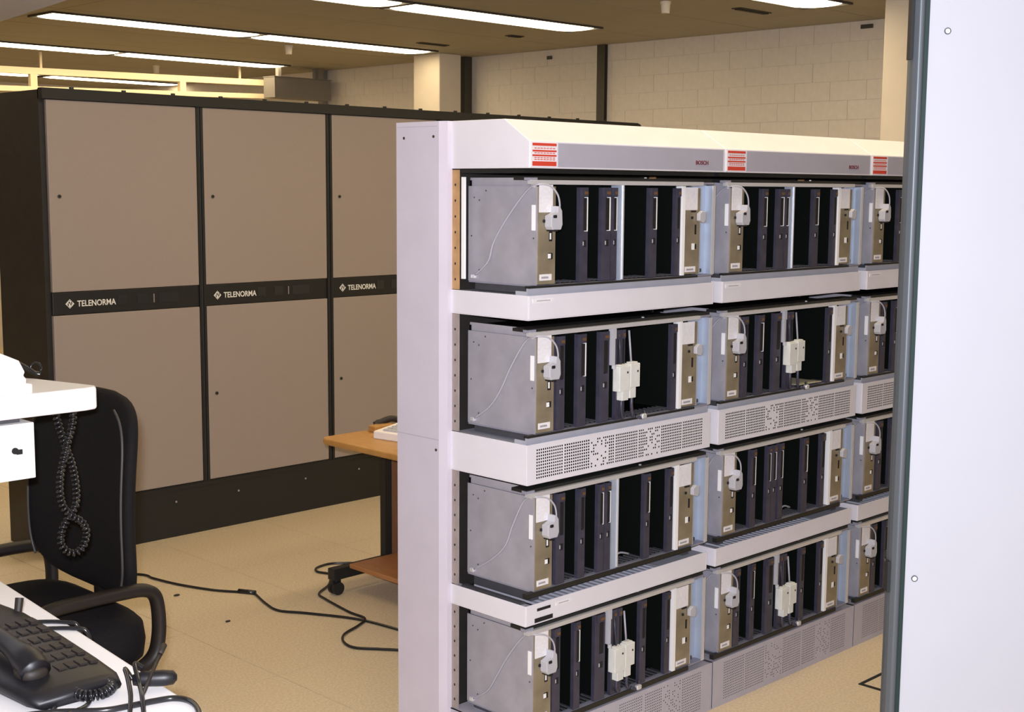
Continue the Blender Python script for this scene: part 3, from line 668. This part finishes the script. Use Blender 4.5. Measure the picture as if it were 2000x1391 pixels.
# things on it
kb = thing('keyboard', 'white computer keyboard on the wooden rolling table', 'keyboard', (0.965, 1.50, 0.62)); kb.rotation_euler.z = math.radians(-80)
part('case', MB().prism([(-0.09, 0.0), (-0.088, 0.030), (0.085, 0.046), (0.09, 0.0)], 'x', -0.19, 0.25), 'keyboard_white', kb, bevel=0.004)
kk = MB()
for r in range(5):
    for c in range(18): kk.box(-0.155 + c * 0.022, -0.137 + c * 0.022, -0.070 + r * 0.026, -0.050 + r * 0.026, 0.032 + r * 0.0024, 0.039 + r * 0.0024)
k_ = part('keys', kk, 'hood', kb); k_['kind'] = 'stuff'
wbk = thing('wooden_block', 'small tan wooden block lying behind the white keyboard', 'block', (0.972, 1.785, 0.62))
part('body', MB().prism([(-0.05, -0.03), (0.055, -0.02), (0.05, 0.025), (-0.045, 0.02)], 'z', 0.0, 0.026), 'wood', wbk, bevel=0.004)
ms = thing('handset', 'dark brown handset lying behind the keyboard', 'handset', (1.035, 1.79, 0.62)); ms.rotation_euler.z = math.radians(-20)
part('body', MB().tube(smooth_path([(-0.07, 0, 0.018), (-0.045, 0, 0.03), (0, 0, 0.042), (0.045, 0, 0.03), (0.07, 0, 0.018)], 4), [0.016] * 4 + [0.013] * 9 + [0.016] * 4, 10), 'phone_brown', ms, smooth=True)
sp = thing('paper_roll', 'white crumpled paper at the rack edge on the rolling table', 'paper', (1.165, 1.755, 0.62))
part('sheet', MB().tube(smooth_path([(-0.08, 0.02, 0.03), (-0.03, 0, 0.05), (0.04, -0.02, 0.055), (0.1, -0.03, 0.03)], 4), [0.016, 0.022, 0.028, 0.03, 0.032, 0.034, 0.033, 0.034, 0.036, 0.035, 0.032, 0.03, 0.028], 8), 'keyboard_white', sp)

# ------------------------------------------------------------------ cables on the floor
def cable(name, pts, r, label, m='cord', z=0.005, extra=None):
    p = smooth_path([(x, y, z) for x, y in pts], 8)
    mb = MB().tube(p, r, 6)
    if extra:
        mb.tube([Vector((*extra[0], z + .002)), Vector((*extra[1], z + .002))], r * 2.0, 8)
    b = (pts[0][0], pts[0][1], 0)
    return solo(name, mb, m, label, 'cable', 'black cables on the floor', smooth=True, base=b)
cable('floor_cable', [(0.12, 2.72), (0.284, 2.514), (0.297, 2.421), (0.327, 2.274), (0.389, 2.11), (0.462, 2.003), (0.48, 1.976), (0.434, 1.821), (0.422, 1.719), (0.48, 1.621), (0.574, 1.431), (0.611, 1.211), (0.66, 0.95), (0.78, 0.70)], 0.0050, 'thin black cable with a joint, running from the chair to the rack', extra=((0.447, 2.03), (0.482, 1.965)))
cable('floor_cable', [(1.05, 2.02), (0.988, 2.076), (0.939, 2.101), (0.868, 2.084), (0.839, 2.038), (0.855, 1.971), (0.80, 1.90), (0.746, 1.846), (0.659, 1.787), (0.636, 1.717), (0.603, 1.529), (0.597, 1.421), (0.53, 1.375), (0.429, 1.331), (0.379, 1.266), (0.372, 1.197), (0.424, 1.127), (0.478, 1.054), (0.56, 0.90), (0.64, 0.72)], 0.0050, 'thin black cable looping in curves around the table caster', z=0.0052)
for x, y, r_, lab in ((0.217, 1.752, 0.011, 'small dark crumb on the floor, nearer one'), (0.249, 2.163, 0.014, 'small dark crumb on the floor near the chair, farther one')):
    m = MB().sell((0, 0, 0.003), r_, r_ * 0.6, 0.003, 0.8, 0.9, 8, 5); o = solo('dirt_crumb', m, 'cab_black', lab, 'dirt'); o.location = (x, y, 0)
fs = thing('floor_outlet', 'thin dark square frame in the floor beside the partition', 'floor outlet', (1.345, -0.205, 0))
part('frame', MB().box(0, 0.30, -0.012, 0, 0.0, 0.003).box(0, 0.012, -0.30, -0.012, 0, 0.003).box(0.288, 0.30, -0.30, -0.012, 0, 0.003).box(0.012, 0.288, -0.30, -0.288, 0, 0.003), 'black', fs)
part('lid', MB().box(0.013, 0.287, -0.287, -0.013, 0.0, 0.002), 'floor_tile', fs)

# ------------------------------------------------------------------ white table, bottom left
ang = math.atan2(-1.223 + 1.304, 0.397 + 0.548)   # slight turn of the edge
tb = thing('white_table', 'bright white table top carrying the black telephone console', 'table', (-1.2635, -0.075, 0)); tb.rotation_euler.z = -ang
part('table_top', MB().prism(rpoly(-0.80, 0.0, -0.72, 1.25, 0.03), 'z', 0.722, 0.75), 'desk_white', tb, bevel=0.004)
part('apron', MB().box(-0.76, -0.05, -0.66, -0.64, 0.66, 0.722).box(-0.76, -0.05, 1.15, 1.17, 0.66, 0.722).box(-0.76, -0.74, -0.64, 1.15, 0.66, 0.722), 'rail_dark', tb)
for x, y in ((-0.06, -0.66), (-0.76, -0.66), (-0.06, 1.17), (-0.76, 1.17)):
    part('leg', MB().tube([(x, y, 0.0), (x, y, 0.722)], 0.018, 12), 'rail_dark', tb)

# black telephone console on it
ph = thing('telephone_console', 'black attendant telephone console with handset on the white table', 'telephone', (-1.432, -0.16, 0.75))
def loft(st, n=16, e=0.55):
    m = MB(); vs = []
    def pw(t, e): return math.copysign(abs(t) ** e, t)
    for y, xc, w, h, lift in st:
        for k in range(n):
            a = 2 * PI * k / n
            vs.append((xc + w * pw(math.cos(a), e), y, lift + h * 0.5 + h * 0.5 * pw(math.sin(a), e)))
    fs = [(i * n + k, (i + 1) * n + k, (i + 1) * n + (k + 1) % n, i * n + (k + 1) % n) for i in range(len(st) - 1) for k in range(n)]
    fs += [tuple(range(n)), tuple((len(st) - 1) * n + k for k in range(n - 1, -1, -1))]
    return m.add(vs, fs)
part('body', loft([(0.30, 0.0, 0.080, 0.030, 0.0), (0.29, 0.0, 0.090, 0.046, 0.0), (0.18, 0.0, 0.094, 0.052, 0.0), (0.04, 0.0, 0.094, 0.044, 0.0), (-0.10, 0.002, 0.090, 0.034, 0.0), (-0.18, 0.004, 0.084, 0.028, 0.0), (-0.205, 0.006, 0.074, 0.020, 0.0)]), 'phone_black', ph, smooth=True)
hs = part('handset', MB().tube(smooth_path([(-0.045, 0.20, 0.056), (-0.045, 0.15, 0.068), (-0.04, 0.03, 0.070), (-0.035, -0.08, 0.056), (-0.035, -0.13, 0.040)], 5), [0.024] * 4 + [0.021, 0.018] + [0.016] * 8 + [0.018, 0.021] + [0.023] * 5, 12, sy=1.15), 'phone_black', ph, smooth=True)
for cc in ((-0.045, 0.17, 0.050), (-0.035, -0.11, 0.036)): part('ear_pad', MB().sell(cc, 0.026, 0.030, 0.014, 0.7, 0.8), 'phone_brown', hs, smooth=True)
kp = MB()
for r in range(6):
    for c in range(4): kp.box(0.006 + c * 0.019, 0.020 + c * 0.019, -0.13 + r * 0.045, -0.104 + r * 0.045, 0.026 + r * 0.0028, 0.0345 + r * 0.0032)
part('keys', kp, 'phone_brown', ph)['kind'] = 'stuff'
part('knob', MB().tube([(0.078, 0.185, 0.035), (0.088, 0.195, 0.068)], [0.007, 0.008], 10), 'phone_brown', ph)
part('coiled_cord', MB().tube(coil([(0.065, -0.19, 0.014), (0.055, -0.215, 0.013), (0.030, -0.228, 0.012), (0.005, -0.215, 0.012), (0.0, -0.19, 0.014)], 0.008, 0.0075, 8), 0.0026, 5), 'cord', ph, smooth=True)

gr = thing('headset_microphone', 'black cylindrical grip with loose leads at the table edge', 'handset', (-1.325, -0.385, 0.75))
gd = Vector((0.044, -0.032, 0)).normalized()
def G(t, u=0.0, z=0.0): return (gd.x * t - gd.y * u, gd.y * t + gd.x * u, z)
part('grip', MB().tube([G(-0.015, 0, .016), G(0.0, 0, .017), G(0.035, 0, .017), G(0.052, 0, .017), G(0.058, 0, .017)], [0.009, 0.013, 0.014, 0.012, 0.005], 12), 'phone_black', gr, smooth=True)
part('lead', MB().tube(smooth_path([(-0.012, 0.01, 0.016), (-0.02, 0.02, 0.035), (-0.032, -0.01, 0.03), (-0.055, -0.06, 0.019), (-0.085, -0.11, 0.006)], 6), 0.004, 6), 'cord', gr, smooth=True)
part('lead', MB().tube(smooth_path([(0.005, 0.005, 0.034), (-0.01, 0.005, 0.045), (-0.022, -0.03, 0.024), (-0.04, -0.07, 0.019), (-0.065, -0.12, 0.006)], 6), 0.004, 6), 'cord', gr, smooth=True)
part('stylus', MB().tube([(0.066, 0.04, 0.050), (0.048, 0.022, 0.043)], [0.006, 0.005], 8).tube([(0.048, 0.022, 0.043), (-0.028, -0.050, 0.010)], 0.0036, 6), 'phone_brown', gr, smooth=True)
def tcable(pts, label, r=0.005):
    z = 0.75 + r
    mb = MB().tube(smooth_path([(p[0], p[1], (p[2] if len(p) > 2 else z)) for p in pts], 8), r, 6)
    return solo('table_cable', mb, 'cord', label, 'cable', 'black cables on the white table', smooth=True, base=(pts[0][0], pts[0][1], 0.75))
tcable([(-1.62, -0.33), (-1.55, -0.36), (-1.483, -0.393), (-1.427, -0.438), (-1.388, -0.451), (-1.347, -0.460), (-1.316, -0.472), (-1.304, -0.500), (-1.315, -0.545), (-1.35, -0.60)], 'black cable bending along the front corner of the white table')
tcable([(-1.335, 0.06), (-1.313, 0.068), (-1.286, 0.052), (-1.262, 0.025), (-1.244, 0.005, 0.748), (-1.237, 0.0, 0.70), (-1.238, -0.005, 0.62)], 'black cable leaving the console over the table edge, upper one', 0.004)
tcable([(-1.33, 0.02), (-1.31, 0.015), (-1.292, 0.003), (-1.268, -0.021), (-1.248, -0.04, 0.748), (-1.241, -0.045, 0.70), (-1.242, -0.05, 0.62)], 'black cable leaving the console over the table edge, lower one', 0.004)
tcable([(-1.475, -0.372), (-1.488, -0.385), (-1.51, -0.42)], 'short black cable from the console front towards the camera, left one', 0.004)
tcable([(-1.420, -0.372), (-1.425, -0.390), (-1.445, -0.405), (-1.475, -0.412), (-1.50, -0.44)], 'short black cable from the console front towards the camera, curved one', 0.004)

# ------------------------------------------------------------------ white raised shelf with drawer, left edge
sh = thing('raised_shelf', 'bright white raised shelf with a drawer at the left picture edge', 'shelf', (-1.50, 0.41, 0.75))
ox, oy_, oz = 1.50, -0.41, -0.75
poly = [(-1.85 + ox, 0.29 + oy_), (-1.062 + ox, 0.29 + oy_), (-1.036 + ox, 0.297 + oy_), (-1.026 + ox, 0.318 + oy_), (-1.075 + ox, 0.50 + oy_), (-1.090 + ox, 0.53 + oy_), (-1.85 + ox, 0.53 + oy_)]
part('shelf_top', MB().prism(poly, 'z', 1.116 + oz, 1.166 + oz), 'desk_white', sh, bevel=0.006, seg=3)
dw = part('drawer', MB().box(-1.80 + ox, -1.178 + ox, 0.30 + oy_, 0.50 + oy_, 0.985 + oz, 1.104 + oz), 'desk_white', sh, bevel=0.002)
part('lock', MB().cyl((-1.222 + ox, 0.30 + oy_, 1.048 + oz), 'y', 0.007, -0.003, 12).box(-1.219 + ox, -1.207 + ox, 0.296 + oy_, 0.30 + oy_, 1.040 + oz, 1.050 + oz), 'black', dw)
part('spacer', MB().box(-1.79 + ox, -1.20 + ox, 0.32 + oy_, 0.50 + oy_, 1.104 + oz, 1.116 + oz), 'rail_dark', sh)
part('bracket', MB().box(-1.79 + ox, -1.33 + ox, 0.33 + oy_, 0.49 + oy_, 0.972 + oz, 0.985 + oz), 'rail_dark', sh)
part('post', MB().tube([(0, 0, 0.012), (0, 0, 0.222)], 0.03, 14).cyl((0, 0, 0), 'z', 0.09, 0.012, 20), 'rail_dark', sh)
ot = thing('desk_telephone', 'white desk telephone on the raised shelf at left', 'telephone', (-1.35, 0.39, 1.166))
q = [(-1.62, 1.166), (-1.62, 1.32), (-1.42, 1.312), (-1.249, 1.257), (-1.207, 1.237), (-1.195, 1.212), (-1.199, 1.205), (-1.192, 1.197), (-1.194, 1.188), (-1.180, 1.186), (-1.180, 1.166)]
part('body', MB().prism([(a + 1.35, b - 1.166) for a, b in q], 'y', -0.095, 0.09), 'desk_white', ot, bevel=0.003)
hsd = part('handset', MB().tube(smooth_path([(-0.205, -0.080, 0.165), (-0.205, -0.065, 0.178), (-0.205, 0.0, 0.186), (-0.205, 0.065, 0.178), (-0.205, 0.080, 0.165)], 5), [0.022] * 5 + [0.016] * 11 + [0.022] * 5, 10, sy=1.2), 'desk_white', ot, smooth=True)
kp = MB()
for r in range(4):
    for c in range(3): kp.box(-0.055 + r * 0.026, -0.037 + r * 0.026, -0.04 + c * 0.028, -0.02 + c * 0.028, 0.130 - r * 0.0084, 0.1465 - r * 0.0084)
part('keys', kp, 'hood', ot)['kind'] = 'stuff'
cp = [(-1.20, 0.515, 1.178), (-1.16, 0.520, 1.205), (-1.12, 0.520, 1.206), (-1.09, 0.520, 1.190), (-1.07, 0.520, 1.176), (-1.058, 0.515, 1.172)]
m = MB().tube(smooth_path(cp, 6), 0.0055, 8)
m.tube([Vector((-1.066 + 0.013 * math.cos(a), 0.520, 1.186 + 0.013 * math.sin(a))) for a in [2 * PI * k / 20 for k in range(21)]], 0.0028, 6)
solo('handset_cable', m, 'cord', 'black cable with a small ring on the back of the raised shelf', 'cable', smooth=True, base=(-1.15, 0.51, 1.166))
# coiled cord hanging below the shelf
cpath = [(-1.106, 0.35, 1.112), (-1.100, 0.35, 1.085), (-1.088, 0.349, 1.04), (-1.070, 0.350, 0.985), (-1.062, 0.352, 0.93), (-1.066, 0.352, 0.895), (-1.085, 0.350, 0.872), (-1.103, 0.345, 0.845), (-1.106, 0.340, 0.815), (-1.085, 0.338, 0.795), (-1.060, 0.338, 0.803), (-1.050, 0.335, 0.835), (-1.062, 0.332, 0.862), (-1.085, 0.330, 0.880), (-1.105, 0.330, 0.905), (-1.111, 0.330, 0.945), (-1.105, 0.330, 0.99), (-1.088, 0.332, 1.045), (-1.074, 0.335, 1.085), (-1.070, 0.340, 1.112)]
solo('coiled_cord', MB().tube(coil(cpath, 0.0060, 0.0105, 9), 0.0030, 5), 'cord', 'black coiled telephone cord hanging in a loop below the shelf', 'cord', smooth=True, base=(-1.09, 0.34, 1.112))

# ------------------------------------------------------------------ office chair
ch = thing('office_chair', 'black high-backed office chair with loop armrests beside the white table', 'chair', (-1.02, 0.79, 0))
def C(p): return (p[0] + 1.02, p[1] - 0.79, p[2])
bk = MB(); vs = []; NR, NK = 60, 32
for j in range(NR + 1):
    tt = -1 + 2 * j / NR
    z = 0.815 + 0.262 * tt
    w = 0.268 * max(0.02, 1 - abs(tt) ** 5.0) ** 0.36 * (1.0 - 0.03 * tt)
    th = 0.030 * max(0.05, 1 - abs(tt) ** 8) ** 0.5
    xc = -0.798 - 0.022 * (1 - tt * tt) + 0.012 * tt
    for k in range(NK):
        a = 2 * PI * k / NK
        cu, su = math.cos(a), math.sin(a)
        yy = w * math.copysign(abs(cu) ** 0.7, cu); xx = th * math.copysign(abs(su) ** 0.7, su) - 0.05 * (abs(yy) / 0.268) ** 2
        vs.append(C((xc + xx + 0.03, 0.79 + yy, z)))
fs_ = [(j * NK + k, j * NK + (k + 1) % NK, (j + 1) * NK + (k + 1) % NK, (j + 1) * NK + k) for j in range(NR) for k in range(NK)] + [tuple(range(NK - 1, -1, -1)), tuple(NR * NK + k for k in range(NK))]
bk.add(vs, fs_)
bo = part('backrest', bk, 'chair_fabric', ch, smooth=True)
for sg in (-1, 1):
    pts = []
    for j in range(7, NR - 2):
        tt = -1 + 2 * j / NR; w = 0.268 * max(0.02, 1 - abs(tt) ** 5.0) ** 0.36 * (1.0 - 0.03 * tt)
        pts.append(C((-0.798 - 0.022 * (1 - tt * tt) + 0.012 * tt + 0.03 - 0.045 - 0.020, 0.79 + sg * w * 0.93, 0.815 + 0.262 * tt)))
    part('piping', MB().tube(pts, 0.0035, 6), 'piping', bo, smooth=True)
part('seat', MB().sell(C((-1.04, 0.79, 0.475)), 0.275, 0.272, 0.082, 0.5, 0.35, 32, 12), 'chair_fabric', ch, smooth=True)
part('back_bracket', MB().tube(smooth_path([C((-0.95, 0.79, 0.40)), C((-0.80, 0.79, 0.40)), C((-0.775, 0.79, 0.46)), C((-0.775, 0.79, 0.60))], 5), 0.022, 8, sy=1.8), 'chair_plastic', ch, smooth=True)
for y in (0.505, 1.075):
    s_ = 1 if y > 0.79 else -1
    pts = [(-0.95, y - s_ * 0.06, 0.425), (-0.88, y, 0.418), (-0.83, y, 0.425), (-0.795, y, 0.45), (-0.782, y, 0.50), (-0.782, y, 0.56), (-0.792, y, 0.60), (-0.822, y, 0.618), (-0.88, y, 0.622), (-0.97, y, 0.622), (-1.06, y, 0.618), (-1.10, y, 0.60), (-1.112, y, 0.56), (-1.10, y - s_ * 0.02, 0.50), (-1.08, y - s_ * 0.06, 0.43)]
    part('armrest', MB().tube(smooth_path([C(p) for p in pts], 5), 0.0165, 10, sy=1.35), 'chair_plastic', ch, smooth=True)
part('gas_column', MB().cyl(C((-1.05, 0.79, 0.10)), 'z', 0.028, 0.31, 14).box(-0.12, 0.06, -0.07, 0.07, 0.385, 0.412), 'chair_plastic', ch)
for k in range(5):
    a = 2 * PI * k / 5 + 0.3
    e = (-1.05 + 0.28 * math.cos(a), 0.79 + 0.28 * math.sin(a))
    lg = part('base_leg', MB().tube([C((-1.05, 0.79, 0.115)), C((e[0], e[1], 0.072))], [0.026, 0.016], 10), 'chair_plastic', ch, smooth=True)
    part('caster', MB().sell(C((e[0], e[1], 0.028)), 0.028, 0.022, 0.028, 0.8, 0.8, 14, 8).cyl(C((e[0], e[1], 0.04)), 'z', 0.007, 0.035, 8), 'chair_plastic', lg, smooth=True)
